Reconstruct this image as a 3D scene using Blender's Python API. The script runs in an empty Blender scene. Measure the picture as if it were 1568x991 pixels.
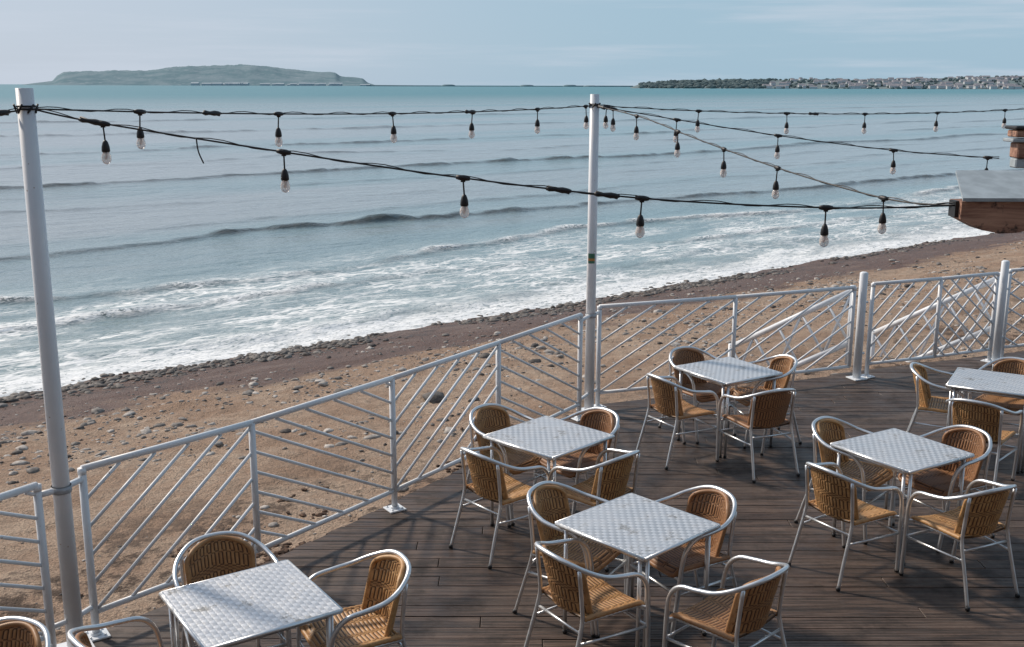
import bpy, math, random, bmesh
from mathutils import Vector, Matrix, noise
random.seed(7)
H=3.3; ZW=-1.6
scene=bpy.context.scene
col=scene.collection

# ------------------------------------------------------------ materials
class NT:
    def __init__(s,name):
        s.m=bpy.data.materials.new(name); s.m.use_nodes=True
        s.t=s.m.node_tree; s.n=s.t.nodes; s.l=s.t.links
        s.b=s.n['Principled BSDF']
    def node(s,typ,**k):
        n=s.n.new(typ)
        for a,v in k.items(): setattr(n,a,v)
        return n
    def set(s,sock,v):
        if isinstance(v,bpy.types.NodeSocket): s.l.new(v,sock)
        else:
            if isinstance(v,tuple) and len(v)==3 and sock.type=='RGBA': v=v+(1,)
            sock.default_value=v
    def math(s,op,a,b=0.0,c=None,clamp=False):
        n=s.node('ShaderNodeMath',operation=op); n.use_clamp=clamp
        s.set(n.inputs[0],a); s.set(n.inputs[1],b)
        if c is not None: s.set(n.inputs[2],c)
        return n.outputs[0]
    def maprange(s,v,a,b,c=0.0,d=1.0,smooth=True):
        n=s.node('ShaderNodeMapRange'); n.interpolation_type='SMOOTHSTEP' if smooth else 'LINEAR'
        for i,x in enumerate([v,a,b,c,d]): s.set(n.inputs[i],x)
        return n.outputs[0]
    def mix(s,f,a,b,mode='MIX'):
        n=s.node('ShaderNodeMix',data_type='RGBA',blend_type=mode)
        s.set(n.inputs[0],f); s.set(n.inputs[6],a); s.set(n.inputs[7],b)
        return n.outputs[2]
    def pos(s): return s.node('ShaderNodeNewGeometry').outputs['Position']
    def obj(s): return s.node('ShaderNodeTexCoord').outputs['Object']
    def dot(s,v,d):
        n=s.node('ShaderNodeVectorMath',operation='DOT_PRODUCT'); s.set(n.inputs[0],v); n.inputs[1].default_value=d
        return n.outputs['Value']
    def comb(s,x,y,z=0.0):
        n=s.node('ShaderNodeCombineXYZ'); s.set(n.inputs[0],x); s.set(n.inputs[1],y); s.set(n.inputs[2],z); return n.outputs[0]
    def noise(s,v,scale,detail=3.0,rough=0.55,dist=0.0):
        n=s.node('ShaderNodeTexNoise'); s.set(n.inputs['Vector'],v); n.inputs['Scale'].default_value=scale
        n.inputs['Detail'].default_value=detail; n.inputs['Roughness'].default_value=rough; n.inputs['Distortion'].default_value=dist
        return n.outputs['Fac']
    def bump(s,h,strength,dist,prev=None):
        n=s.node('ShaderNodeBump'); s.set(n.inputs['Height'],h); s.set(n.inputs['Strength'],strength); n.inputs['Distance'].default_value=dist
        if prev is not None: s.l.new(prev,n.inputs['Normal'])
        return n.outputs[0]
    def out(s,color=None,rough=None,metal=None,normal=None,spec=None):
        b=s.b
        if color is not None: s.set(b.inputs['Base Color'],color)
        if rough is not None: s.set(b.inputs['Roughness'],rough)
        if metal is not None: s.set(b.inputs['Metallic'],metal)
        if spec is not None: s.set(b.inputs['Specular IOR Level'],spec)
        if normal is not None: s.l.new(normal,b.inputs['Normal'])
        return s.m

P0=(-8.2,16.6); D=(.773,.634); N=(.634,-.773)
S_OFF=-(P0[0]*N[0]+P0[1]*N[1]); T_OFF=-(P0[0]*D[0]+P0[1]*D[1])
def st(m):
    p=m.pos()
    s=m.math('ADD',m.dot(p,(N[0],N[1],0)),S_OFF)
    t=m.math('ADD',m.dot(p,(D[0],D[1],0)),T_OFF)
    return s,t

def mat_simple(name,c,rough=.5,metal=0.0,nz=None,spec=None):
    m=NT(name)
    v=m.obj()
    k=m.noise(v,nz or 9.0,3.0)
    cc=m.mix(m.maprange(k,.3,.7,0,1),tuple(x*.82 for x in c),tuple(min(1,x*1.12) for x in c))
    return m.out(cc,rough,metal,None,spec)

def mat_paint():
    m=NT('white_paint')
    v=m.pos()
    a=m.noise(v,2.5,4.0,.6); b=m.noise(v,30.0,2.0,.6)
    c=m.mix(m.maprange(a,.35,.7),(.72,.76,.80),(.81,.82,.84))
    c=m.mix(m.maprange(b,.71,.78),c,(.36,.26,.19))
    return m.out(c,.42,0.0)
def mat_alu():
    m=NT('aluminium_tube')
    k=m.noise(m.obj(),14.0,2.0)
    return m.out(m.mix(k,(.66,.68,.70),(.80,.81,.82)),m.maprange(k,.3,.7,.28,.42),.85)
def mat_tabletop():
    m=NT('swirled_aluminium')
    v=m.obj()
    sx=m.node('ShaderNodeSeparateXYZ'); m.l.new(v,sx.inputs[0])
    n=34.0
    x=m.math('ADD',m.math('MULTIPLY',sx.outputs[0],n),100.5); y=m.math('ADD',m.math('MULTIPLY',sx.outputs[1],n),100.5)
    fx=m.math('SUBTRACT',m.math('FRACT',x),.5); fy=m.math('SUBTRACT',m.math('FRACT',y),.5)
    r=m.math('SQRT',m.math('ADD',m.math('MULTIPLY',fx,fx),m.math('MULTIPLY',fy,fy)))
    disc=m.maprange(r,.25,.6,1.0,0.0)
    ck=m.math('FRACT',m.math('MULTIPLY',m.math('ADD',m.math('FLOOR',x),m.math('FLOOR',y)),.5))
    ck=m.math('MULTIPLY',ck,2.0)
    tilt=m.math('ADD',m.math('MULTIPLY',fx,ck),m.math('MULTIPLY',fy,m.math('SUBTRACT',1.0,ck)))
    oi=m.node('ShaderNodeObjectInfo')
    vv=m.node('ShaderNodeVectorMath',operation='ADD'); m.l.new(v,vv.inputs[0])
    m.l.new(m.comb(m.math('MULTIPLY',oi.outputs['Random'],40.0),0.0,0.0),vv.inputs[1])
    st1=m.noise(vv.outputs[0],8.0,4.0,.75)
    wob=m.noise(vv.outputs[0],3.0,2.0,.5)
    c=m.mix(m.math('MULTIPLY',ck,m.maprange(wob,.2,.6,.55,1.0)),(.82,.82,.83),(.47,.49,.52))
    c=m.mix(m.math('MULTIPLY',m.math('SUBTRACT',1.0,disc),.5),c,(.55,.57,.59))
    c=m.mix(m.math('MULTIPLY',m.maprange(st1,.57,.69),.75),c,(.21,.205,.19))
    h=m.math('ADD',m.math('MULTIPLY',disc,.5),m.math('MULTIPLY',tilt,1.0))
    rr=m.maprange(st1,.35,.7,.36,.55)
    return m.out(c,rr,.5,m.bump(h,.7,.003))
def mat_wicker():
    m=NT('woven_rattan')
    a=m.node('ShaderNodeAttribute',attribute_name='weave').outputs['Fac']
    oi=m.node('ShaderNodeObjectInfo')
    k=m.noise(m.obj(),22.0,3.0,.6)
    c=m.mix(m.maprange(k,.3,.7),(.44,.225,.085),(.62,.365,.16))
    c=m.mix(m.maprange(oi.outputs['Random'],0.1,1.0,0.0,.85),c,(.28,.13,.066))
    c=m.mix(m.maprange(a,.05,.95),(.045,.022,.011),c)
    return m.out(c,.5,0.0,m.bump(k,.25,.004))
def mat_deck():
    m=NT('weathered_deck_boards')
    p=m.pos(); sx=m.node('ShaderNodeSeparateXYZ'); m.l.new(p,sx.inputs[0])
    X,Y=sx.outputs[0],sx.outputs[1]
    bi=m.node('ShaderNodeAttribute',attribute_name='weave').outputs['Fac']
    g=m.noise(m.comb(m.math('MULTIPLY',X,1.6),m.math('MULTIPLY',Y,34.0),m.math('MULTIPLY',bi,50.0)),1.0,5.0,.75)
    big=m.noise(p,.6,4.0,.6); st2=m.noise(p,3.5,4.0,.7)
    c=m.mix(bi,(.056,.037,.029),(.098,.070,.055))
    c=m.mix(m.maprange(g,.34,.66),m.mix(1.0,c,(.36,.34,.33),'MULTIPLY'),m.mix(1.0,c,(2.2,2.1,2.0),'MULTIPLY'))
    c=m.mix(m.math('MULTIPLY',m.maprange(big,.45,.68),.35),c,(.165,.13,.108))
    c=m.mix(m.math('MULTIPLY',m.maprange(st2,.50,.70),.7),c,(.028,.020,.017))
    groove=m.math('SINE',m.math('MULTIPLY',Y,2*math.pi/.0205))
    gd=m.maprange(groove,-1.0,-.1,.5,1.0)
    c=m.mix(1.0,c,m.comb(gd,gd,gd),'MULTIPLY')
    h=m.math('ADD',m.math('MULTIPLY',groove,.6),g)
    return m.out(c,m.maprange(st2,.3,.7,.38,.70),0.0,m.bump(h,.7,.004),.5)
def mat_sand():
    m=NT('beach_sand')
    s,t=st(m); p=m.pos()
    n1=m.noise(p,.8,4.0,.6); n2=m.noise(p,6.0,5.0,.7); n3=m.noise(p,50.0,3.0,.7)
    c=m.mix(m.maprange(n2,.3,.7),(.47,.325,.23),(.68,.52,.39))
    c=m.mix(m.math('MULTIPLY',m.maprange(n1,.42,.62),.6),c,(.42,.26,.17))
    c=m.mix(m.maprange(n3,.40,.70,.0,.7),c,(.21,.145,.11))
    se=m.math('ADD',s,m.math('MULTIPLY',m.math('SUBTRACT',n1,.5),5.0))
    wet=m.maprange(se,3.4,4.8,1.0,0.0)
    wc=m.mix(m.maprange(n3,.3,.7),(.075,.038,.027),(.23,.115,.075))
    wc=m.mix(m.math('MULTIPLY',m.maprange(n1,.52,.62),.45),wc,(.25,.165,.125))
    c=m.mix(m.math('MULTIPLY',wet,.95),c,wc)
    sl=m.math('MULTIPLY',m.maprange(m.math('ABSOLUTE',m.math('SUBTRACT',se,.9)),.15,.8,1.0,0.0),m.maprange(n2,.46,.58))
    c=m.mix(m.math('MULTIPLY',sl,.8),c,(.035,.027,.024))
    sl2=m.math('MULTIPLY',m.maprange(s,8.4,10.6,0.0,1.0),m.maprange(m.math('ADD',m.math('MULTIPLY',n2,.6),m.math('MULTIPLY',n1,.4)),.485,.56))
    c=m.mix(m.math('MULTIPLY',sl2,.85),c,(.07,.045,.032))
    rough=m.math('ADD',.9,m.math('MULTIPLY',wet,-.42))
    h=m.math('ADD',m.math('MULTIPLY',n2,1.0),m.math('MULTIPLY',n3,.4))
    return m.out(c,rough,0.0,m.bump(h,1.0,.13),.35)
def mat_water():
    m=NT('sea_water')
    s,t=st(m); p=m.pos()
    q=m.comb(m.math('MULTIPLY',t,.45),s)
    d2=m.noise(q,3.2,3.0,.6); d3=m.noise(p,9.0,3.0,.65)
    vv=m.node('ShaderNodeVectorMath',operation='ADD'); m.l.new(q,vv.inputs[0])
    off=m.node('ShaderNodeTexNoise'); m.l.new(q,off.inputs['Vector']); off.inputs['Scale'].default_value=.9; off.inputs['Detail'].default_value=4; off.inputs['Roughness'].default_value=.6
    dist=off.outputs['Fac']
    sc=m.node('ShaderNodeVectorMath',operation='SCALE'); m.l.new(off.outputs['Color'],sc.inputs[0]); sc.inputs['Scale'].default_value=2.4
    m.l.new(sc.outputs[0],vv.inputs[1])
    vo=m.node('ShaderNodeTexVoronoi',feature='DISTANCE_TO_EDGE'); m.l.new(vv.outputs[0],vo.inputs['Vector']); vo.inputs['Scale'].default_value=1.4
    lace=m.maprange(vo.outputs['Distance'],.01,.13,1.0,0.0)
    vo2=m.node('ShaderNodeTexVoronoi',feature='DISTANCE_TO_EDGE'); m.l.new(vv.outputs[0],vo2.inputs['Vector']); vo2.inputs['Scale'].default_value=4.6
    lace2=m.maprange(vo2.outputs['Distance'],.02,.20,1.0,0.0)
    se=m.math('ADD',s,m.math('MULTIPLY',m.math('SUBTRACT',dist,.5),2.8))
    near=m.maprange(se,-1.9,-.6)
    mid=m.math('MULTIPLY',m.maprange(se,-11.0,-6.0),m.maprange(se,-1.0,.6,1.0,.7))
    patch=m.maprange(m.noise(q,.42,4.0,.6),.36,.58)
    f2=m.math('MULTIPLY',m.math('MULTIPLY',mid,patch),m.math('MAXIMUM',m.math('MULTIPLY',lace,.95),m.math('MULTIPLY',lace2,.5)))
    f1=m.math('MULTIPLY',near,m.math('MAXIMUM',m.math('MULTIPLY',lace2,.95),m.math('MULTIPLY',m.maprange(d3,.36,.52),m.maprange(d2,.34,.48))))
    crest=m.node('ShaderNodeAttribute',attribute_name='weave').outputs['Fac']
    f3=m.math('MULTIPLY',crest,m.maprange(d3,.40,.52))
    foam=m.math('MAXIMUM',m.math('MAXIMUM',f1,f2),f3)
    foam=m.math('MINIMUM',foam,1.0)
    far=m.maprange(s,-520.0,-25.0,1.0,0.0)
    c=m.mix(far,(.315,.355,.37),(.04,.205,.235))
    c=m.mix(m.maprange(s,-12.0,-.5),c,(.36,.36,.34))
    c=m.mix(m.math('MULTIPLY',m.maprange(m.noise(m.comb(m.math('MULTIPLY',t,.15),s),.06,3.0),.45,.62),.45),c,(.11,.265,.29))
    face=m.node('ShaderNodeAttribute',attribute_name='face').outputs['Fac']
    c=m.mix(m.math('MULTIPLY',m.math('MULTIPLY',face,.97),m.maprange(d2,.25,.55,.5,1.0)),c,(.068,.066,.055))  # wave fronts darkened in colour, standing in for their weaker reflection
    c=m.mix(foam,c,(.87,.88,.88))
    b1=m.noise(m.comb(m.math('MULTIPLY',t,.6),s),1.5,4.0,.6)
    b2=m.noise(m.comb(m.math('MULTIPLY',t,.5),s),7.0,2.0,.6)
    b3=m.noise(m.comb(m.math('MULTIPLY',t,.35),s),.22,4.0,.6)
    hh=m.math('ADD',m.math('MULTIPLY',b3,.32),m.math('ADD',m.math('MULTIPLY',b1,.12),m.math('MULTIPLY',b2,.03)))
    rough=m.math('ADD',m.math('MULTIPLY',foam,.6),m.maprange(s,-400.0,-10.0,.34,.16))
    return m.out(c,rough,0.0,m.bump(hh,1.0,1.0),.45)
def mat_hill(name,a,b,c3,scale):
    m=NT(name); p=m.pos()
    k=m.noise(p,scale,5.0,.65); k2=m.noise(p,scale*5,3.0,.6)
    c=m.mix(m.maprange(k,.38,.62),a,b); c=m.mix(m.math('MULTIPLY',m.maprange(k2,.55,.7),.6),c,c3)
    return m.out(c,1.0,0.0,None,0.0)
def mat_glass():
    m=NT('clear_bulb_glass')
    m.b.inputs['Transmission Weight'].default_value=.5
    m.b.inputs['IOR'].default_value=1.3
    k=m.noise(m.obj(),20.0,2.0)
    return m.out(m.mix(k,(.93,.88,.85),(.98,.95,.93)),.15)
def mat_timber():
    m=NT('stained_timber'); p=m.pos()
    sx=m.node('ShaderNodeSeparateXYZ'); m.l.new(p,sx.inputs[0])
    g=m.noise(m.comb(m.math('MULTIPLY',sx.outputs[0],2.0),m.math('MULTIPLY',sx.outputs[1],20.0),m.math('MULTIPLY',sx.outputs[2],22.0)),1.0,4.0,.65,.6)
    k=m.noise(p,9.0,4.0,.7)
    c=m.mix(m.maprange(g,.3,.7),(.20,.09,.06),(.50,.29,.20))
    c=m.mix(m.maprange(k,.52,.64),c,(.05,.033,.027))
    return m.out(c,.6,0.0,m.bump(g,.4,.01))
def mat_brick():
    m=NT('painted_brick'); p=m.pos()
    br=m.node('ShaderNodeTexBrick'); sx=m.node('ShaderNodeSeparateXYZ'); m.l.new(p,sx.inputs[0])
    m.l.new(m.comb(sx.outputs[0],sx.outputs[2]),br.inputs['Vector'])
    br.inputs['Scale'].default_value=4.4; br.inputs['Color1'].default_value=(.16,.10,.08,1); br.inputs['Color2'].default_value=(.11,.07,.06,1); br.inputs['Mortar'].default_value=(.2,.19,.17,1)
    return m.out(br.outputs['Color'],.85,0.0)

M=dict(paint=mat_paint(),alu=mat_alu(),top=mat_tabletop(),wick=mat_wicker(),deck=mat_deck(),sand=mat_sand(),water=mat_water(),
 black=mat_simple('black_rubber',(.016,.016,.018),.5),glass=mat_glass(),timber=mat_timber(),brick=mat_brick(),
 pane=mat_simple('window_pane',(.03,.035,.04),.08),
 lead=mat_simple('grey_flashing',(.36,.41,.44),.5),
 fil=mat_simple('bulb_filament',(.75,.55,.42),.5),
 sticker=mat_simple('sticker_vinyl',(.06,.20,.13),.4),sticker2=mat_simple('sticker_orange',(.55,.25,.08),.4),
 concrete=mat_simple('wet_timber',(.09,.07,.06),.7))

# ------------------------------------------------------------ mesh builder
class MB:
    def __init__(s): s.v=[];s.f=[];s.mi=[];s.sm=[];s.w=[];s.mats=[];s.extra=None
    def m(s,k):
        if k not in s.mats: s.mats.append(k)
        return s.mats.index(k)
    def add(s,vs,fs,mat,smooth=False,w=1.0):
        o=len(s.v); s.v+= [tuple(x) for x in vs]
        s.w+= (w if isinstance(w,list) else [w]*len(vs))
        k=s.m(mat)
        for f in fs: s.f.append(tuple(i+o for i in f)); s.mi.append(k); s.sm.append(smooth)
    def tube(s,pts,r,mat,n=8,cap=True,w=1.0):
        pts=[Vector(q) for q in pts]; rs=r if isinstance(r,list) else [r]*len(pts)
        vs=[];fs=[]
        tg=[]
        for i in range(len(pts)):
            a=pts[max(i-1,0)];b=pts[min(i+1,len(pts)-1)]; d=(b-a)
            tg.append(d.normalized() if d.length>1e-9 else Vector((0,0,1)))
        up=Vector((0,0,1)) if abs(tg[0].z)<.9 else Vector((0,1,0))
        x=tg[0].cross(up).normalized()
        for i,q in enumerate(pts):
            x=(x-tg[i]*x.dot(tg[i]))
            x=x.normalized() if x.length>1e-6 else tg[i].orthogonal().normalized()
            y=tg[i].cross(x)
            for k in range(n):
                a=2*math.pi*k/n; vs.append(q+(x*math.cos(a)+y*math.sin(a))*rs[i])
        for i in range(len(pts)-1):
            for k in range(n): 
                k2=(k+1)%n; fs.append((i*n+k,i*n+k2,(i+1)*n+k2,(i+1)*n+k))
        if cap: fs.append(tuple(range(n-1,-1,-1))); fs.append(tuple((len(pts)-1)*n+k for k in range(n)))
        s.add(vs,fs,mat,True,w)
    def box(s,c,size,mat,rot=0.0,w=1.0,bev=0.0):
        cx,cy,cz=c; a,b,h=[q/2 for q in size]; cr,sr=math.cos(rot),math.sin(rot)
        if bev>0:
            vs=[]
            for z,ins in ((-h,bev),(-h+bev,0),(h-bev,0),(h,bev)):
                for (x,y) in ((-a+bev,-b),(a-bev,-b),(a,-b+bev),(a,b-bev),(a-bev,b),(-a+bev,b),(-a,b-bev),(-a,-b+bev)):
                    x2=max(-a+ins,min(a-ins,x)); y2=max(-b+ins,min(b-ins,y)); vs.append((x2,y2,z))
            fs=[tuple(range(7,-1,-1)),tuple(24+k for k in range(8))]
            for i in range(3):
                for k in range(8): fs.append((i*8+k,i*8+(k+1)%8,i*8+8+(k+1)%8,i*8+8+k))
        else:
            vs=[(x,y,z) for z in (-h,h) for (x,y) in ((-a,-b),(a,-b),(a,b),(-a,b))]
            fs=[(3,2,1,0),(4,5,6,7),(0,1,5,4),(1,2,6,5),(2,3,7,6),(3,0,4,7)]
        vs=[(cx+x*cr-y*sr,cy+x*sr+y*cr,cz+z) for x,y,z in vs]
        s.add(vs,fs,mat,False,w)
    def mesh(s,name):
        me=bpy.data.meshes.new(name); me.from_pydata(s.v,[],s.f)
        for k in s.mats: me.materials.append(M[k])
        me.polygons.foreach_set('material_index',s.mi); me.polygons.foreach_set('use_smooth',s.sm)
        at=me.attributes.new('weave','FLOAT','POINT'); at.data.foreach_set('value',s.w)
        if s.extra:
            at=me.attributes.new('face','FLOAT','POINT'); at.data.foreach_set('value',s.extra)
        me.update(); return me
    def obj(s,name,loc=(0,0,0),rz=0.0):
        return place(name,s.mesh(name),loc,rz)
def place(name,me,loc=(0,0,0),rz=0.0):
    o=bpy.data.objects.new(name,me); o.location=loc; o.rotation_euler=(0,0,rz); col.objects.link(o); return o
def smooth_path(pts,k=6):
    pts=[Vector(q) for q in pts]; out=[]
    for i in range(len(pts)-1):
        a=pts[max(i-1,0)];b=pts[i];c=pts[i+1];d=pts[min(i+2,len(pts)-1)]
        for j in range(k):
            u=j/k
            out.append(.5*((2*b)+(c-a)*u+(2*a-5*b+4*c-d)*u*u+(3*b-a-3*c+d)*u**3))
    out.append(pts[-1]); return out

# ------------------------------------------------------------ terrain & water
def fbm(x,y,z=0.0,o=3):
    return noise.fractal(Vector((x,y,z)),.9,2.0,o)
def zsand(s,t,fine=True):
    if s<0: z=ZW+ .11*s; z=max(z,-6.0)
    elif s<10.5:
        u=s/10.5; z=ZW+(-.20-ZW)*(1-(1-u)**1.35)
    else: z=-.20
    if -8<s<16 and fine:
        a=1.0 if s<9.5 else .6
        dry=min(1,max(0,(s-2)/3))
        z+=a*(.055*fbm(s*.45,t*.3,3,3)+(.018+.030*dry)*fbm(s*2.0,t*1.6,7,3)+.018*dry*noise.noise(Vector((s*5,t*5,1))))
    if s>9.6: z=min(z,-.07)
    return z
def W(s,t): return (P0[0]+D[0]*t+N[0]*s, P0[1]+D[1]*t+N[1]*s)
def frange(a,b,d):
    n=max(1,round((b-a)/d)); return [a+(b-a)*i/n for i in range(n)]
def grid_obj(name,ss,tt,zf,mat):
    mb=MB(); vs=[];w=[];ex=[]
    for s_ in ss:
        for t_ in tt:
            r=zf(s_,t_); x,y=W(s_,t_); vs.append((x,y,r[0])); w.append(r[1]); ex.append(r[2] if len(r)>2 else 0.0)
    n=len(tt); fs=[]
    for i in range(len(ss)-1):
        for j in range(n-1): fs.append((i*n+j,(i+1)*n+j,(i+1)*n+j+1,i*n+j+1))
    mb.add(vs,fs,mat,True,w); mb.extra=ex
    return mb.obj(name)
ss=[-60,-40,-20]+frange(-8,0,.5)+frange(0,13,.085)+frange(13,20,1)+[20,40,100,400,2000]
tt=[-3000,-600,-150,-60,-30]+frange(-16,22,.11)+frange(22,45,.22)+frange(45,120,3)+[120,200,400,1000,5000]
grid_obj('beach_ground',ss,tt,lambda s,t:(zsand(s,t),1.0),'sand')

ridges=[(-2.2,.10,.30,.9,1,.5),(-5.2,.08,.25,.8,1,.3),(-8.3,.12,.28,1.0,1,.5),(-14.6,.22,.32,1.2,0,1.2),(-20,.05,.4,1.4,0,0),(-26,.08,.4,1.5,0,.4),(-32,.05,.4,1.6,0,0),(-37.7,.25,.45,1.8,0,1.2),(-50,.09,.6,2.2,0,.2),(-64,.20,.8,3,0,.6),(-92,.2,1.1,4,0,.4),(-130,.2,1.6,5,0,.3)]
def zwater(s,t):
    z=ZW; cr=0.0; fc=0.0
    if -170<s<2:
        for i,(c,A,wf,wb,fm,cont) in enumerate(ridges):
            if abs(s-c)>wb*4+3: continue
            cc=c+1.9*noise.noise(Vector((t*.07,i*9.1,0)))*min(2.5,1+abs(c)/30)+.6*noise.noise(Vector((t*.3,i*5.3,2)))+.28*noise.noise(Vector((t*1.1,i*5.3,2)))
            am=A*max(.05+.30*cont,.55+1.1*noise.noise(Vector((t*.085,i*3.7,5)))+.75*noise.noise(Vector((t*.5,i*3.7,8)))+.4*noise.noise(Vector((t*1.5,i*3.7,8))))
            d=s-cc; g=math.exp(-(d/(wf if d>0 else wb))**2); z+=am*g
            if fm and abs(d)<.35: cr=max(cr,(1-abs(d)/.35)*min(1,max(0,am/A-.5)*2.2)*fm)
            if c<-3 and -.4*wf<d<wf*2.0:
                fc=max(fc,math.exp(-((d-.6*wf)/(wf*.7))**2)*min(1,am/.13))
        z+=.035*fbm(s*.7,t*.35,4,4)*min(1,max(0,-s/3)+.2)
    return z,cr,fc
ss=[-40000,-15000,-6000,-3000,-1500,-800,-500,-350,-260,-200]+frange(-170,-70,1.2)+frange(-70,-42,.4)+frange(-42,-20,.2)+frange(-20,1.6,.11)+[1.6]
tt=[-60000,-20000,-6000,-2000,-800,-400,-200]+frange(-120,-30,3)+frange(-30,60,.3)+frange(60,140,1.6)+frange(140,300,8)+[300,500,900,2000,6000,20000,60000]
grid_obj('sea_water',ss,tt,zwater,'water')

def icos(sub):
    bm=bmesh.new(); bmesh.ops.create_icosphere(bm,subdivisions=sub,radius=1.0)
    v=[tuple(q.co) for q in bm.verts]; f=[tuple(q.index for q in ff.verts) for ff in bm.faces]; bm.free(); return v,f
I1=icos(1); I2=icos(2)
def m_stone():
    m=NT('beach_stone')
    a=m.node('ShaderNodeAttribute',attribute_name='weave').outputs['Fac']
    k=m.noise(m.pos(),25.0,3.0)
    c=m.mix(a,(.07,.06,.056),(.60,.55,.50)); c=m.mix(m.maprange(k,.3,.7),m.mix(1.0,c,(.65,.65,.65),'MULTIPLY'),c)
    return m.out(c,.75,0.0,m.bump(k,.4,.02),.3)
M['stone']=m_stone()
mb=MB()
def stone(s_,t_,r,shade):
    x,y=W(s_,t_); z=zsand(s_,t_)
    v,f=I2 if r>.035 else I1
    sx,sy,sz=r*random.uniform(.8,1.4),r*random.uniform(.7,1.1),r*random.uniform(.35,.6)
    a=random.uniform(0,6.28); ca,sa=math.cos(a),math.sin(a); o=random.uniform(0,99)
    vs=[]
    for q in v:
        k=1+.5*noise.noise(Vector((q[0]*1.4+o,q[1]*1.4,q[2]*1.4)))
        X,Y,Z=q[0]*sx*k,q[1]*sy*k,q[2]*sz*k
        vs.append((x+X*ca-Y*sa,y+X*sa+Y*ca,z+Z+sz*.1))
    mb.add(vs,f,'stone',True,shade)
cnt=0
while cnt<12500:
    t_=random.uniform(-12,40) if random.random()<.4 else random.uniform(-8,18)
    r_=random.random()
    if r_<.24: s_=random.gauss(.7,.5); r=abs(random.gauss(.030,.022))+.014; sh=random.uniform(0,.4)
    elif r_<.68: s_=random.gauss(5.8,1.6); r=random.expovariate(1/.014)+.009; sh=random.uniform(.0,1)
    else: s_=random.uniform(1.5,11.4); r=random.expovariate(1/.009)+.007; sh=random.uniform(.0,1)
    if s_<-.5: continue
    if noise.noise(Vector((s_*.5,t_*.45,3)))+.45*random.random()<.06: continue
    stone(s_,t_,min(r,.085),sh); cnt+=1
for (s_,t_,r) in ((7.5,3.2,.15),(6.3,2.6,.11),(5.6,5.5,.10)): stone(s_,t_,r,.15)
mb.obj('beach_pebbles')

# ------------------------------------------------------------ deck
edge=[(-6.2,.6),(-2.70,5.85),(-1.78,6.98),(-1.02,8.10),(-.22,9.30),(.66,10.62),(.86,10.95),(2.4,11.55),(3.95,12.25),(6.0,13.15),(12.5,15.9)]
def left(y):
    for (x1,y1),(x2,y2) in zip(edge,edge[1:]):
        if y1<=y<=y2: return x1+(x2-x1)*(y-y1)/(y2-y1)
    return edge[0][0]
mb=MB(); bw=.1435; y=.7
while y<15.6:
    w_=bw-.007; j=random.uniform(-.012,.012)
    xa,xb=left(y)-.02+j,left(y+w_)-.02+j; end=13.0; first=random.uniform(.8,3.6); x=xa; start=True
    while x<end:
        x2=min(end,max(xb,x)+(first if start else random.uniform(3.0,4.2)))
        if end-x2<.4: x2=end
        z1=random.uniform(-.002,.002); e=.003
        p=[(xa if start else x,y),(x2-.005,y),(x2-.005,y+w_),(xb if start else x,y+w_)]
        q=[(p[0][0]+e,y+e),(x2-.005-e,y+e),(x2-.005-e,y+w_-e),(p[3][0]+e,y+w_-e)]
        vs=[(a,b,-.04+z1) for a,b in p]+[(a,b,-e+z1) for a,b in p]+[(a,b,z1) for a,b in q]
        fs=[(3,2,1,0),(8,9,10,11)]+[(k,(k+1)%4,4+(k+1)%4,4+k) for k in range(4)]+[(4+k,4+(k+1)%4,8+(k+1)%4,8+k) for k in range(4)]
        mb.add(vs,fs,'deck',False,random.random())
        x=x2; start=False
    y+=bw
for (x1,y1),(x2,y2) in zip(edge,edge[1:]):
    L=math.hypot(x2-x1,y2-y1); a=math.atan2(y2-y1,x2-x1)
    nx,ny=(y2-y1)/L,-(x2-x1)/L
    mb.box(((x1+x2)/2+nx*.10,(y1+y2)/2+ny*.10,-.155),(L,.05,.22),'deck',a,.2)
mb.obj('timber_deck')
def m_weed():
    m=NT('dried_seaweed'); k=m.noise(m.pos(),30.0,3.0)
    return m.out(m.mix(m.maprange(k,.35,.65),(.035,.022,.017),(.16,.10,.07)),.9,0.0,m.bump(k,.6,.02),.2)
M['weed']=m_weed()
mb=MB()
for i in range(4200):
    k=random.random()
    if k<.62: a,b=(-4.2,3.6),(-.95,8.2)
    elif k<.85: a,b=(-.95,8.2),(.8,10.9)
    else: a,b=(.9,11.0),(4.5,12.5)
    u=random.random(); off=abs(random.gauss(0,.15 if random.random()<.55 else .55))
    x=a[0]+(b[0]-a[0])*u; y=a[1]+(b[1]-a[1])*u
    L=math.hypot(b[0]-a[0],b[1]-a[1]); nx,ny=-(b[1]-a[1])/L,(b[0]-a[0])/L
    x+=nx*off-nx*.02; y+=ny*off-ny*.02
    if noise.noise(Vector((x*1.4,y*1.4,2)))<-.08+.5*min(off,.6): continue
    s_=x*N[0]+y*N[1]+S_OFF; t_=x*D[0]+y*D[1]+T_OFF
    z=zsand(s_,t_)+.008+.05*max(0,1-off/.2); r=random.uniform(.008,.032)
    o=random.uniform(0,99); an=random.uniform(0,3.14); ca,sa=math.cos(an),math.sin(an); st_=random.uniform(1,2.4)
    vs=[]
    for q in I1[0]:
        X=q[0]*r*st_*(1+.7*noise.noise(Vector((q[0]*2+o,q[1]*2,0)))); Y=q[1]*r*(1+.7*noise.noise(Vector((q[0]*2,q[1]*2+o,5))))
        vs.append((x+X*ca-Y*sa,y+X*sa+Y*ca,z+q[2]*r*.5))
    mb.add(vs,I1[1],'weed',False)
mb.obj('dried_seaweed')

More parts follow.
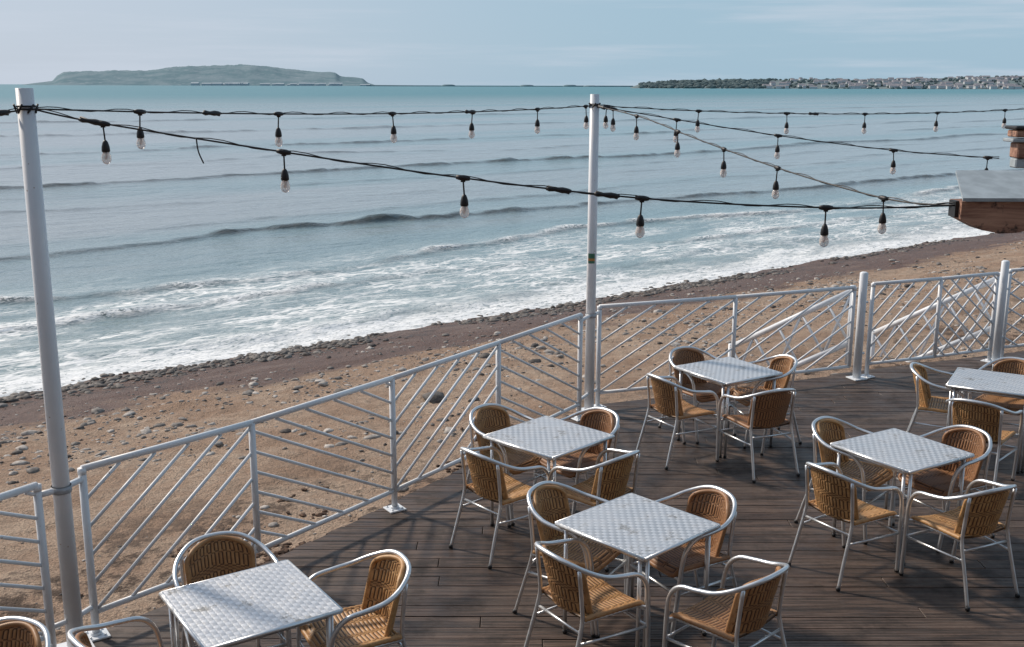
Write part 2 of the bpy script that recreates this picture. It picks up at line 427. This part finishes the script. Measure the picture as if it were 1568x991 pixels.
# ------------------------------------------------------------ unseen building, added behind the viewpoint to block sky light
mb=MB()
mb.box((1.0,-1.55,-.2+4.2),(26,.30,8.4),'brick')
for k in range(7):
    for zc,hh in ((1.25,2.1),(4.3,2.0),(7.0,1.4)):
        xc=-10+3.6*k
        mb.box((xc,-1.385,zc),(2.4,.04,hh),'pane')
        for dx in (-1.22,0,1.22): mb.box((xc+dx,-1.365,zc),(.07,.07,hh+.16),'paint')
        for dz in (-hh/2-.04,hh/2+.04): mb.box((xc,-1.36,zc+dz),(2.56,.09,.08),'paint')
mb.box((1.0,-1.45,8.3),(26.4,.6,.18),'lead')
mb.obj('added_sky_blocking_building')

# ------------------------------------------------------------ fence
def V(p,z): return (p[0],p[1],z)
def fence(name,pts,plates,dirs,topz=1.08,botz=.16):
    mb=MB()
    for i,p in enumerate(pts):
        full=i in plates
        mb.tube([V(p,0.005 if full else botz),V(p,topz)],.0235,'paint',12)
        if full:
            mb.box((p[0],p[1],.009),(.14,.14,.012),'paint',.6,1,bev=.002)
            mb.tube([V(p,.014),V(p,.03)],.034,'paint',12)
            for a in (.8,2.37,3.94,5.5): mb.tube([(p[0]+.062*math.cos(a+.6),p[1]+.062*math.sin(a+.6),.014),(p[0]+.062*math.cos(a+.6),p[1]+.062*math.sin(a+.6),.024)],.008,'alu',6)
    for i in range(len(pts)-1):
        a=Vector(V(pts[i],0));b=Vector(V(pts[i+1],0))
        mb.tube([V(pts[i],topz+.002),V(pts[i+1],topz+.002)],.0215,'paint',12)
        mb.tube([V(pts[i],botz),V(pts[i+1],botz)],.018,'paint',10)
        L=(b-a).length; hgt=topz-botz-.02
        for sgn in ((1,-1) if dirs[i]==2 else (dirs[i],)):
            slope=hgt/L*(1.0 if sgn>0 else .8); step=L/(5.0 if dirs[i]!=2 else 4.0)
            o_=0.0 if dirs[i]!=2 else .011*sgn
            c=-L*1.3+step*.5
            while c<L:
                x0,x1=max(0,c),min(L,c+hgt/slope)
                if x1-x0>.06:
                    z0=(x0-c)*slope;z1=(x1-c)*slope
                    q0,q1=(x0,x1) if sgn>0 else (L-x0,L-x1)
                    A=a+(b-a)*(q0/L);B=a+(b-a)*(q1/L)
                    mb.tube([(A.x,A.y+o_,botz+z0),(B.x,B.y+o_,botz+z1)],.0115,'paint',8)
                c+=step
    for p in (pts[0],pts[-1]):
        mb.tube([V(p,topz-.03),V(p,topz+.006)],.0255,'paint',12)
    return mb.obj(name)
fence('white_railing',[(-2.54,6.03),(-1.75,6.93),(-.93,8.06),(-.12,9.25),(.68,10.45)],(0,2,4),(1,-1,1,-1))
fence('white_railing',[(-4.3,3.35),(-3.5,4.55),(-2.69,5.76)],(0,2),(1,-1))
fence('white_railing',[(.90,10.86),(2.41,11.40),(3.87,11.98)],(0,),(1,1))
fence('white_railing',[(4.12,12.10),(5.03,12.45),(5.86,12.83)],(0,2),(1,2),1.10)
fence('white_railing',[(6.05,12.92),(7.4,13.5),(8.8,14.1)],(0,2),(2,-1),1.12)
def gatepost(p,h=1.24):
    mb=MB(); mb.tube([V(p,.005),V(p,h),V(p,h+.012)],[.046,.046,.03],'paint',16)
    mb.box((p[0],p[1],.01),(.17,.17,.014),'paint',.4,1,bev=.002)
    mb.tube([V(p,.30),(p[0]+.08*0.92,p[1]+.08*.39,.30)],.014,'paint',8); mb.tube([V(p,.9),(p[0]+.08*.92,p[1]+.08*.39,.9)],.014,'paint',8)
    mb.obj('railing_gatepost')
gatepost((3.98,12.02)); gatepost((5.96,12.87))

def pole(p,h,sticker=False,clamps=()):
    mb=MB(); mb.tube([V(p,0.005),V(p,h*.5),V(p,h)],[.050,.048,.045],'paint',20)
    mb.box((p[0],p[1],.012),(.19,.19,.014),'paint',.6,1,bev=.002)
    for z in (h-.10,h-.115): mb.tube([V(p,z),V(p,z+.010)],.050,'black',16)
    for a in range(6):
        an=a*1.05; mb.tube([(p[0]+.05*math.cos(an),p[1]+.05*math.sin(an),h-.13),(p[0]+.06*math.cos(an+.6),p[1]+.06*math.sin(an+.6),h-.085)],.006,'black',6)
    for q in clamps:
        mb.tube([V(p,1.02),(q[0],q[1],1.02)],.02,'paint',8); mb.tube([V(p,.2),(q[0],q[1],.2)],.016,'paint',8)
        mb.tube([V(p,1.0),V(p,1.04)],.056,'paint',16)
    if sticker:
        for k,(z0,z1,mt) in enumerate(((1.56,1.66,'sticker'),(1.585,1.61,'sticker2'))):
            vs=[]
            for i in range(7):
                an=math.radians(-140+i*14); r=.0495+.0008*k
                vs+= [(p[0]+r*math.cos(an),p[1]+r*math.sin(an),z0),(p[0]+r*math.cos(an),p[1]+r*math.sin(an),z1)]
            mb.add(vs,[(2*i,2*i+2,2*i+3,2*i+1) for i in range(6)],mt,True)
    mb.obj('lighting_pole')
pole((-2.60,5.87),3.28,False,((-2.54,6.03),(-2.69,5.76)))
pole((.80,10.72),3.22,True,((.68,10.45),(.90,10.86)))

def handrail(top,bot):
    mb=MB(); a=Vector(top);b=Vector(bot)
    off=Vector((0,0,-.62))
    mb.tube([a,b],.034,'paint',12); mb.tube([a+off,b+off],.034,'paint',12)
    mb.tube([a+Vector((0,0,.06)),a+off+Vector((0,0,-.25))],.034,'paint',10); mb.tube([b+Vector((0,0,.04)),b+off+Vector((0,0,-.4))],.034,'paint',10)
    n=5
    for i in range(n):
        p=a.lerp(b,i/n); q=a.lerp(b,(i+1)/n)+off
        mb.tube([p+off,q-off],.017,'paint',8)
        if i%2==0: mb.tube([p,q],.017,'paint',8)
    mb.obj('stair_handrail')
handrail((3.93,12.22,1.0),(2.75,13.15,.10))
handrail((5.98,13.02,1.02),(4.80,13.95,.10))
mb=MB()
for i in range(5):
    c=Vector((4.75,12.62,0))+Vector((-.30,.24,0))*i*1.0
    mb.box((c.x,c.y+.1,-.10-.16*i),(1.9,.32,.05),'concrete',math.atan2(.85,2.05),.4,bev=.006)
mb.obj('beach_stairs')

# ------------------------------------------------------------ string lights
def strings(name,pts,bulbs,knots=()):
    mb=MB(); path=smooth_path(pts,14)
    mb.tube(path,.0052,'black',6)
    tw=[];acc=0
    for i,q in enumerate(path):
        if i: acc+=(q-path[i-1]).length
        tw.append(q+Vector((0,.008*math.cos(acc*14),.010*math.sin(acc*14)+.004)))
    mb.tube(tw,.0028,'black',5)
    xs=[0.0]
    for i in range(1,len(path)): xs.append(xs[-1]+(path[i]-path[i-1]).length)
    def at(u):
        u*=xs[-1]
        for i in range(1,len(path)):
            if xs[i]>=u: 
                k=(u-xs[i-1])/(xs[i]-xs[i-1]); return path[i-1].lerp(path[i],k),(path[i]-path[i-1]).normalized()
        return path[-1],Vector((1,0,0))
    for u in bulbs:
        p,t=at(u)
        sw=Vector((random.uniform(-.008,.008),random.uniform(-.008,.008),0))
        mb.tube([p-t*.038,p-t*.015,p+t*.015,p+t*.038],[.010,.015,.015,.010],'black',8)
        mb.tube([p+Vector((0,0,.012)),p-Vector((0,0,.022))],.013,'black',8)
        mb.tube([p,p+sw-Vector((0,0,.095))],.0045,'black',6)
        q=p+sw-Vector((0,0,.088))
        prof=[(0,.005),(-.006,.011),(-.014,.015),(-.035,.021),(-.058,.023),(-.064,.020)]
        mb.tube([q+Vector((0,0,z)) for z,_ in prof],[r for _,r in prof],'black',12)
        prof=[(-.062,.015),(-.070,.019),(-.084,.0245),(-.100,.0265),(-.113,.024),(-.124,.016),(-.130,.004)]
        mb.tube([q+Vector((0,0,z)) for z,_ in prof],[r for _,r in prof],'glass',14)
        mb.tube([q+Vector((0,0,-.066)),q+Vector((.003,0,-.085)),q+Vector((-.003,0,-.102))],[.006,.0055,.004],'fil',6)
    for u in knots:
        p,t=at(u)
        mb.tube([p-t*.07,p-t*.05,p-t*.02,p+t*.02,p+t*.05,p+t*.07],[.008,.015,.011,.017,.014,.008],'black',8)
        mb.tube([p-t*.06+Vector((0,0,.012)),p+t*.06-Vector((0,0,.012))],.008,'black',6)
    return mb.obj(name)
poleL=(-2.58,5.90,3.17);poleC=(.80,10.72,3.11)
def lerp3(a,b,u,sag=0): return (a[0]+(b[0]-a[0])*u,a[1]+(b[1]-a[1])*u,a[2]+(b[2]-a[2])*u-sag)
def span(a,b,sag,n=6): return [lerp3(a,b,i/n,sag*4*(i/n)*(1-i/n)) for i in range(n+1)]
strings('string_lights',span(poleL,poleC,.05),(.115,.30,.495,.665,.83,.972),(.205,.66))
br=(2.45,5.95,2.66)
strings('string_lights',[poleL,(-2.24,5.9,3.10),(-1.25,5.86,2.95),(-.26,5.86,2.81),(.74,5.87,2.70),(1.77,5.9,2.65),br],(.075,.27,.462,.655,.855),(.063,.565,.617))
strings('string_lights',[poleC,(1.17,9.8,3.02),(1.45,9.0,2.90),(1.72,8.0,2.79),(1.99,7.1,2.70),(2.27,6.4,2.64),br],(.17,.325,.495,.66,.885),(.03,))
strings('string_lights',[poleC,(1.60,10.5,2.98),(2.55,10.2,2.84),(3.50,9.9,2.73),(4.25,9.5,2.69)],(.05,.22,.48,.76,.975),(.02,))
strings('string_lights',span(poleC,(9.0,14.6,3.22),.16,8),(.015,.135,.26,.38,.50,.62,.74,.86),(.3,))
strings('string_lights',span((-5.2,3.2,3.18),poleL,.12),(.1,.4,.7),(.95,))
mb=MB(); mb.tube(smooth_path([(-1.70,5.87,3.02),(-1.69,5.86,2.95),(-1.665,5.86,2.885)]),.004,'black',6); mb.obj('loose_cord')

# ------------------------------------------------------------ canopy brackets on the right
def bracket(p,L,postx,name):
    mb=MB(); x,y,z=p
    prof=[(.0,.030),(.0,-.065),(.04,-.085),(.12,-.125),(.22,-.145),(.32,-.14),(.42,-.11),(L,-.11),(L,.030)]
    th=.16
    vs=[(x+a,y-th/2,z+b) for a,b in prof]+[(x+a,y+th/2,z+b) for a,b in prof]; n=len(prof)
    fs=[tuple(range(n)),tuple(range(2*n-1,n-1,-1))]+[((i+1)%n,i,i+n,(i+1)%n+n) for i in range(n)]
    mb.add(vs,fs,'timber',False)
    vs=[(x-.005,y-.10,z+.034),(x+L,y-.10,z+.034),(x+L,y+.36,z+.15),(x+.13,y+.36,z+.15)]
    vs+=[(a,b,c+.018) for a,b,c in vs]
    mb.add(vs,[(3,2,1,0),(4,5,6,7),(0,1,5,4),(1,2,6,5),(2,3,7,6),(3,0,4,7)],'lead')
    mb.box((x-.010,y,z-.015),(.02,.09,.09),'black')
    mb.box((postx,y,(z-.11)/2),(.12,.12,z-.11),'timber',0,1,bev=.008)
    mb.obj(name)
bracket((2.46,5.98,2.655),2.6,4.7,'timber_canopy_beam')
mb=MB(); x,y,z=4.25,9.35,2.80
mb.box((x+1.55,y,z-.03),(3.0,.16,.13),'timber',0,1,bev=.01)
mb.box((x+.22,y,z+.055),(.46,.20,.03),'lead',0,1,bev=.006); mb.box((x+.25,y,z+.11),(.46,.18,.06),'timber',0,1,bev=.01); mb.box((x+.25,y,z+.16),(.50,.22,.03),'black',0,1,bev=.01)
mb.box((x+1.6,y,z-.14),(3.1,.12,.08),'lead',0,1,bev=.01)
mb.box((7.2,y,(z-.12)/2),(.12,.12,z-.12),'timber',0,1,bev=.008)
mb.obj('timber_canopy_beam')

# ------------------------------------------------------------ table
mb=MB()
mb.box((0,0,.712),(.70,.70,.016),'top',0,1,bev=.004)
for a in range(4):
    r=a*math.pi/2; cr,sr=math.cos(r),math.sin(r)
    def L(x,y,z): return (x*cr-y*sr,x*sr+y*cr,z)
    mb.tube([L(-.345,-.350,.709),L(.345,-.350,.709)],.0115,'alu',8)
    mb.tube([L(-.29,-.30,.675),L(.29,-.30,.675)],.011,'alu',8)
    for dx,dy in ((0,.030),(.030,0)):
        mb.tube([L(.318-dx,-.318+dy,.70),L(.318-dx,-.318+dy,.02)],.0125,'alu',10)
        mb.tube([L(.318-dx,-.318+dy,.022),L(.318-dx,-.318+dy,0)],.015,'black',8)
table=mb.mesh('bistro_table')

# ------------------------------------------------------------ chair (faces +Y)
mb=MB()
half=[(.235,.255,0),(.250,.235,.25),(.262,.215,.50),(.268,.185,.60),(.273,.12,.655),(.276,.02,.672),(.266,-.09,.69),(.228,-.185,.727),(.150,-.262,.768),(.06,-.292,.785)]
full=half+[(-x,y,z) for x,y,z in reversed(half)]
mb.tube(smooth_path(full,5),.0140,'alu',8)
for sx in (1,-1):
    mb.tube(smooth_path([(.225*sx,-.315,0),(.213*sx,-.26,.20),(.205*sx,-.205,.40),(.20*sx,-.20,.50),(.202*sx,-.225,.735)],4),.012,'alu',8)
    mb.tube([(.205*sx,-.20,.425),(.215*sx,.19,.425)],.010,'alu',8)
    mb.tube([(.257*sx,.222,.42),(.20*sx,.19,.425)],.010,'alu',8)
    mb.tube([(.249*sx,.236,.30),(.209*sx,-.235,.30)],.009,'alu',8)
    for q in ((.235*sx,.255,0),(.225*sx,-.315,0)): mb.tube([(q[0],q[1],0.001),(q[0],q[1],.022)],.0155,'black',8)
mb.tube([(-.258,.222,.40),(.258,.222,.40)],.010,'alu',8)
mb.tube([(-.250,.233,.30),(.250,.233,.30)],.009,'alu',8)
mb.tube([(-.207,-.21,.36),(.207,-.21,.36)],.009,'alu',8)
def weave(surf,ns,nr,bands,rows):
    cu=ns*4; vs=[];w=[]
    for j in range(nr+1):
        v=j/nr; inb=any(a<=v<=b for a,b in bands)
        for i in range(cu+1):
            u=i/cu; ph=i%4; st_=i//4
            if inb:
                k=(math.sin(v*rows*math.pi*2+ (math.pi if st_%2 else 0))*.5+.5); prof=.15+.85*k
            else:
                prof=[0.0,.8,1.0,.8][ph]
            p,n=surf(u,v); vs.append(p+n*(.007*prof)); w.append(.0+prof)
    n=cu+1; fs=[(j*n+i,j*n+i+1,(j+1)*n+i+1,(j+1)*n+i) for j in range(nr) for i in range(cu)]
    mb.add(vs,fs,'wick',True,w)
def sback(sign):
    def f(u,v):
        x=(u*2-1); wx=(.176+.012*v-.025*(max(0,v-.8)/.2)**2)*x
        y=-.20-.08*v+.085*x*x; z=.435+(.338-.035*x*x)*v
        nrm=Vector((-.8*x,1,.2)).normalized()*sign
        return Vector((wx,y,z))+nrm*.004,nrm
    return f
BB=((0,.06),(.20,.26),(.44,.58),(.76,.80),(.92,1))
weave(sback(1),17,48,BB,20)
weave(sback(-1),17,48,BB,20)
def sseat(sign):
    def f(u,v):
        y=-.19+.415*u; x=(v*2-1)*(.205+.012*u)
        z=.447-.018*(1-(v*2-1)**2)-.03*max(0,(u-.88)/.12)**2
        nrm=Vector((0,0,sign)); return Vector((x,y,z))+nrm*.004,nrm
    return f
weave(sseat(1),18,48,((0,.07),(.28,.36),(.64,.72),(.93,1)),20)
weave(sseat(-1),18,20,(),22)
f=sback(1)
rim=[f(0,.02)[0],f(0,.3)[0],f(0,.6)[0],f(0,.85)[0],f(.03,.96)[0],f(.12,1)[0]]+[f(u,1)[0] for u in (.3,.5,.7)]+[f(.88,1)[0],f(.97,.96)[0],f(1,.85)[0],f(1,.6)[0],f(1,.3)[0],f(1,.02)[0]]
rim=[q+Vector((0,-.004,0)) for q in rim]
pr=smooth_path(rim,14)
mb.tube(pr,[.0125+.0022*(i%2) for i in range(len(pr))],'wick',8,True,.8)
f=sseat(1)
rim=[f(0,0)[0],f(.5,0)[0],f(.9,0)[0],f(1,.05)[0],f(1,.3)[0],f(1,.7)[0],f(1,.95)[0],f(.9,1)[0],f(.5,1)[0],f(0,1)[0]]
rim=[q+Vector((0,0,-.008)) for q in rim]
pr=smooth_path(rim,14)
mb.tube(pr,[.0145+.0022*(i%2) for i in range(len(pr))],'wick',8,True,.8)
chair=mb.mesh('rattan_armchair')

def put_chair(back,target,turn=0.0):
    d=Vector((target[0]-back[0],target[1]-back[1])).normalized()
    a=math.atan2(d.y,d.x)-math.pi/2+math.radians(turn)
    fx,fy=-math.sin(a),math.cos(a)
    place('rattan_armchair',chair,(back[0]+.28*fx,back[1]+.28*fy,.004),a)
tables=[((-1.34,5.08),.60),((.76,6.09),.76),((.28,7.76),.80),((2.01,9.71),.56),((2.84,7.475),.55),((4.33,9.33),1.05)]
for (x,y),r in tables: place('bistro_table',table,(x,y,.004),r)
chairs=[(0,(-1.69,5.73),0),(0,(-.60,5.44),2),(0,(-1.99,4.53),3),
 (1,(.17,6.51),4),(1,(1.33,6.44),-3),(1,(.21,5.53),-12),(1,(1.39,5.27),6),
 (2,(-.23,8.27),3),(2,(.75,8.17),-5),(2,(-.27,7.18),-6),(2,(.80,7.13),5),
 (3,(1.67,10.26),0),(3,(2.64,9.9),-4),(3,(1.28,9.2),-5),(3,(2.26,8.78),6),
 (4,(2.38,7.95),3),(4,(3.47,7.72),5),(4,(2.10,6.87),-8),(4,(3.13,6.51),8),
 (5,(3.70,9.62),0),(5,(3.78,8.46),-6),(5,(4.78,9.85),0)]
for ti,b,tn in chairs: put_chair(b,tables[ti][0],tn)
put_chair((-2.33,4.72),(-2.6,4.0))

# ------------------------------------------------------------ distant land
def land(name,prof,d0,depth,mat,nx=160,ny=10,rough=.08):
    mb=MB(); vs=[];x0,x1=prof[0][0],prof[-1][0]
    def hgt(b):
        for (a,h1),(c,h2) in zip(prof,prof[1:]):
            if a<=b<=c: return h1+(h2-h1)*(b-a)/(c-a)
        return 0
    for j in range(ny+1):
        v=j/ny; dd=d0+depth*v; sh=math.sin(min(1,v*2.2)*math.pi/2) if v<.7 else math.cos((v-.7)/.3*math.pi/2)
        for i in range(nx+1):
            b=x0+(x1-x0)*i/nx; h=hgt(b)*sh*(dd/(d0+depth*.4))
            h*=1+rough*2*noise.noise(Vector((i*.12,j*.5,3)))+rough*.7*noise.noise(Vector((i*.9,j*1.9,9)))
            vs.append((b*dd,dd,ZW-.5+h))
    n=nx+1; fs=[(j*n+i,j*n+i+1,(j+1)*n+i+1,(j+1)*n+i) for j in range(ny) for i in range(nx)]
    mb.add(vs,fs,mat,True); return mb.obj(name)
M['isle']=mat_hill('hazy_island_slopes',(.16,.24,.27),(.23,.30,.33),(.34,.39,.42),.006)  # aerial haze mixed into the pale bluish slope colours
M['head']=mat_hill('hazy_headland_fields',(.16,.21,.22),(.22,.26,.265),(.28,.30,.31),.02)  # distance haze put into the greyed field colours
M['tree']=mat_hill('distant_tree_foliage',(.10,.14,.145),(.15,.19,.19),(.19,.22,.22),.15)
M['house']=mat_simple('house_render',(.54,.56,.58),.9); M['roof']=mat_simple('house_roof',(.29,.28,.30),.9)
def bx(px): return (px-784)/1650/.98
def hm(dpx,d): return dpx/1650*d
isl=[(62,0),(85,3),(110,6),(118,14),(128,19),(200,21),(250,21),(290,27),(350,28.5),(400,30),(440,26),(480,21),(525,19),(532,14),(565,10.5),(572,4.5),(582,1.5),(640,1)]
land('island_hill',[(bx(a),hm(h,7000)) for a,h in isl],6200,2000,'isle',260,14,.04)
hd=[(955,0),(968,5),(1010,9),(1060,11),(1120,12),(1200,12),(1300,12),(1400,14),(1480,17),(1568,18),(1700,19),(1900,16)]
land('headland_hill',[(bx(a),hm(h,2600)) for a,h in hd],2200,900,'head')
def boxes(name,items,mh='house',mr='roof'):
    mb=MB()
    for (x,y,z,w,d,h,a) in items:
        mb.box((x,y,z+h/2),(w,d,h),mh,a)
        cr,sr=math.cos(a),math.sin(a)
        vs=[]
        for (lx,ly,lz) in ((-w/2,-d/2,0),(w/2,-d/2,0),(w/2,d/2,0),(-w/2,d/2,0),(-w/2,0,h*.5),(w/2,0,h*.5)):
            vs.append((x+lx*1.04*cr-ly*1.1*sr,y+lx*1.04*sr+ly*1.1*cr,z+h+lz+.05))
        mb.add(vs,[(0,1,5,4),(2,3,4,5),(0,4,3),(1,2,5)],mr)
    return mb.obj(name)
it=[]
for i in range(260):
    px=random.choice([random.uniform(1150,1568),random.uniform(1250,1700)]); v=random.random()**1.5
    d=2200+360*v; b=bx(px)
    hh=0
    for (a,h1),(c,h2) in zip(hd,hd[1:]):
        if a<=px<=c: hh=hm(h1+(h2-h1)*(px-a)/(c-a),2600)
    z=ZW+hh*math.sin(min(1,(d-2200)/900*2.2)*math.pi/2)*.9
    it.append((b*d,d,z,random.uniform(5,16),8,random.uniform(3,6),random.uniform(-.3,.3)))
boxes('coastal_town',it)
M['harb']=mat_simple('harbour_render',(.46,.52,.56),.9)
it=[]
for i in range(40):
    px=random.choice([random.gauss(370,22),random.uniform(420,575)]); d=6120
    it.append((bx(px)*d,d,ZW,random.uniform(18,60),20,random.uniform(6,12),random.uniform(-.3,.3)))
boxes('harbour_buildings',it,'harb','harb')
mb=MB()
for a,b,h in ((570,700,1.2),(700,860,1.0),(875,960,1.6)):
    d=5200; mb.box(((bx(a)+bx(b))/2*d,d,ZW+hm(h,d)/2),((bx(b)-bx(a))*d,30,hm(h,d)),'isle')
for a,h in ((690,2.8),(805,2.6),(868,2.8),(898,2.0)):
    d=5150; w2=35;hh=hm(h,d)
    mb.tube([(bx(a)*d,d,ZW),(bx(a)*d,d,ZW+hh*.7),(bx(a)*d,d,ZW+hh)],[w2,w2*.85,w2*.5],'isle',10)
mb.obj('harbour_breakwater')
mb=MB()
for i in range(1100):
    px=random.uniform(972,1700) if random.random()<.6 else random.uniform(972,1160)
    hh=0
    for (a,h1),(c,h2) in zip(hd,hd[1:]):
        if a<=px<=c: hh=hm(h1+(h2-h1)*(px-a)/(c-a),2600)
    v=random.random(); d=2200+ (420*v if px>1160 else 300*v)
    z=ZW+hh*math.sin(min(1,(d-2200)/900*2.2)*math.pi/2)
    r=random.uniform(2,5.5) if px<1200 else random.uniform(2,4.5); x=bx(px)*d
    vs=[]; o=random.uniform(0,99)
    for q in I1[0]:
        k=1+.5*noise.noise(Vector((q[0]+o,q[1],q[2])))
        vs.append((x+q[0]*r*1.3*k,d+q[1]*r*k,z+r*.4+q[2]*r*.7*k))
    mb.add(vs,I1[1],'tree',False)
mb.obj('distant_treeline')

# ------------------------------------------------------------ sky, sun, camera
az=math.atan2(-.82,.57); el=math.radians(37)
w=bpy.data.worlds.new('World'); scene.world=w; w.use_nodes=True
n=w.node_tree.nodes;l=w.node_tree.links; bg=n['Background']
sky=n.new('ShaderNodeTexSky'); sky.sky_type='NISHITA'; sky.sun_disc=False; sky.sun_elevation=el; sky.sun_rotation=az%(2*math.pi)
sky.air_density=1.0; sky.dust_density=.8; sky.ozone_density=1.2
tc=n.new('ShaderNodeTexCoord')
def mrn(v,a,b,c,d):
    q=n.new('ShaderNodeMapRange'); q.interpolation_type='SMOOTHSTEP'; l.new(v,q.inputs[0])
    for i,x in enumerate((a,b,c,d)): q.inputs[i+1].default_value=x
    return q.outputs[0]
def mixn(f,a,b):
    q=n.new('ShaderNodeMix'); q.data_type='RGBA'
    for i,x in ((0,f),(6,a),(7,b)):
        if isinstance(x,bpy.types.NodeSocket): l.new(x,q.inputs[i])
        else: q.inputs[i].default_value=x
    return q.outputs[2]
sep=n.new('ShaderNodeSeparateXYZ'); l.new(tc.outputs['Generated'],sep.inputs[0])
haze=mrn(sep.outputs[2],0.0,.6,.92,.40)
hcol=mixn(mrn(sep.outputs[0],-.45,.20,1.0,0.0),(3.75,5.5,6.9,1),(5.3,6.15,7.4,1))
c=mixn(haze,sky.outputs[0],hcol)
mp=n.new('ShaderNodeMapping'); mp.inputs['Scale'].default_value=(1.0,1.0,17); mp.inputs['Rotation'].default_value=(.05,.04,0); l.new(tc.outputs['Generated'],mp.inputs[0])
nz=n.new('ShaderNodeTexNoise'); nz.inputs['Scale'].default_value=2.8; nz.inputs['Detail'].default_value=6; nz.inputs['Roughness'].default_value=.6; l.new(mp.outputs[0],nz.inputs['Vector'])
c=mixn(mrn(nz.outputs['Fac'],.44,.70,0,.6),c,(6.1,6.8,7.8,1))
l.new(c,bg.inputs[0]); bg.inputs[1].default_value=.096
sd=Vector((math.sin(az)*math.cos(el),math.cos(az)*math.cos(el),math.sin(el)))
sun=bpy.data.lights.new('sun','SUN'); sun.energy=3.7; sun.angle=math.radians(4.0); sun.color=(1,.885,.755)
so=bpy.data.objects.new('sun',sun); col.objects.link(so); so.rotation_euler=sd.to_track_quat('Z','Y').to_euler(); so.location=(-20,20,30)

f_=1650/1568*36; p=math.atan(364.5/1650)
cam=bpy.data.cameras.new('camera'); cam.lens=f_; cam.sensor_width=36; cam.clip_end=100000; cam.clip_start=.05
co=bpy.data.objects.new('camera',cam); col.objects.link(co)
co.matrix_world=Matrix.Translation((0,0,H))@Matrix.Rotation(math.pi/2-p,4,'X')@Matrix.Rotation(.0026,4,'Z')
scene.camera=co
scene.view_settings.view_transform='Standard'; scene.view_settings.look='None'; scene.view_settings.exposure=0
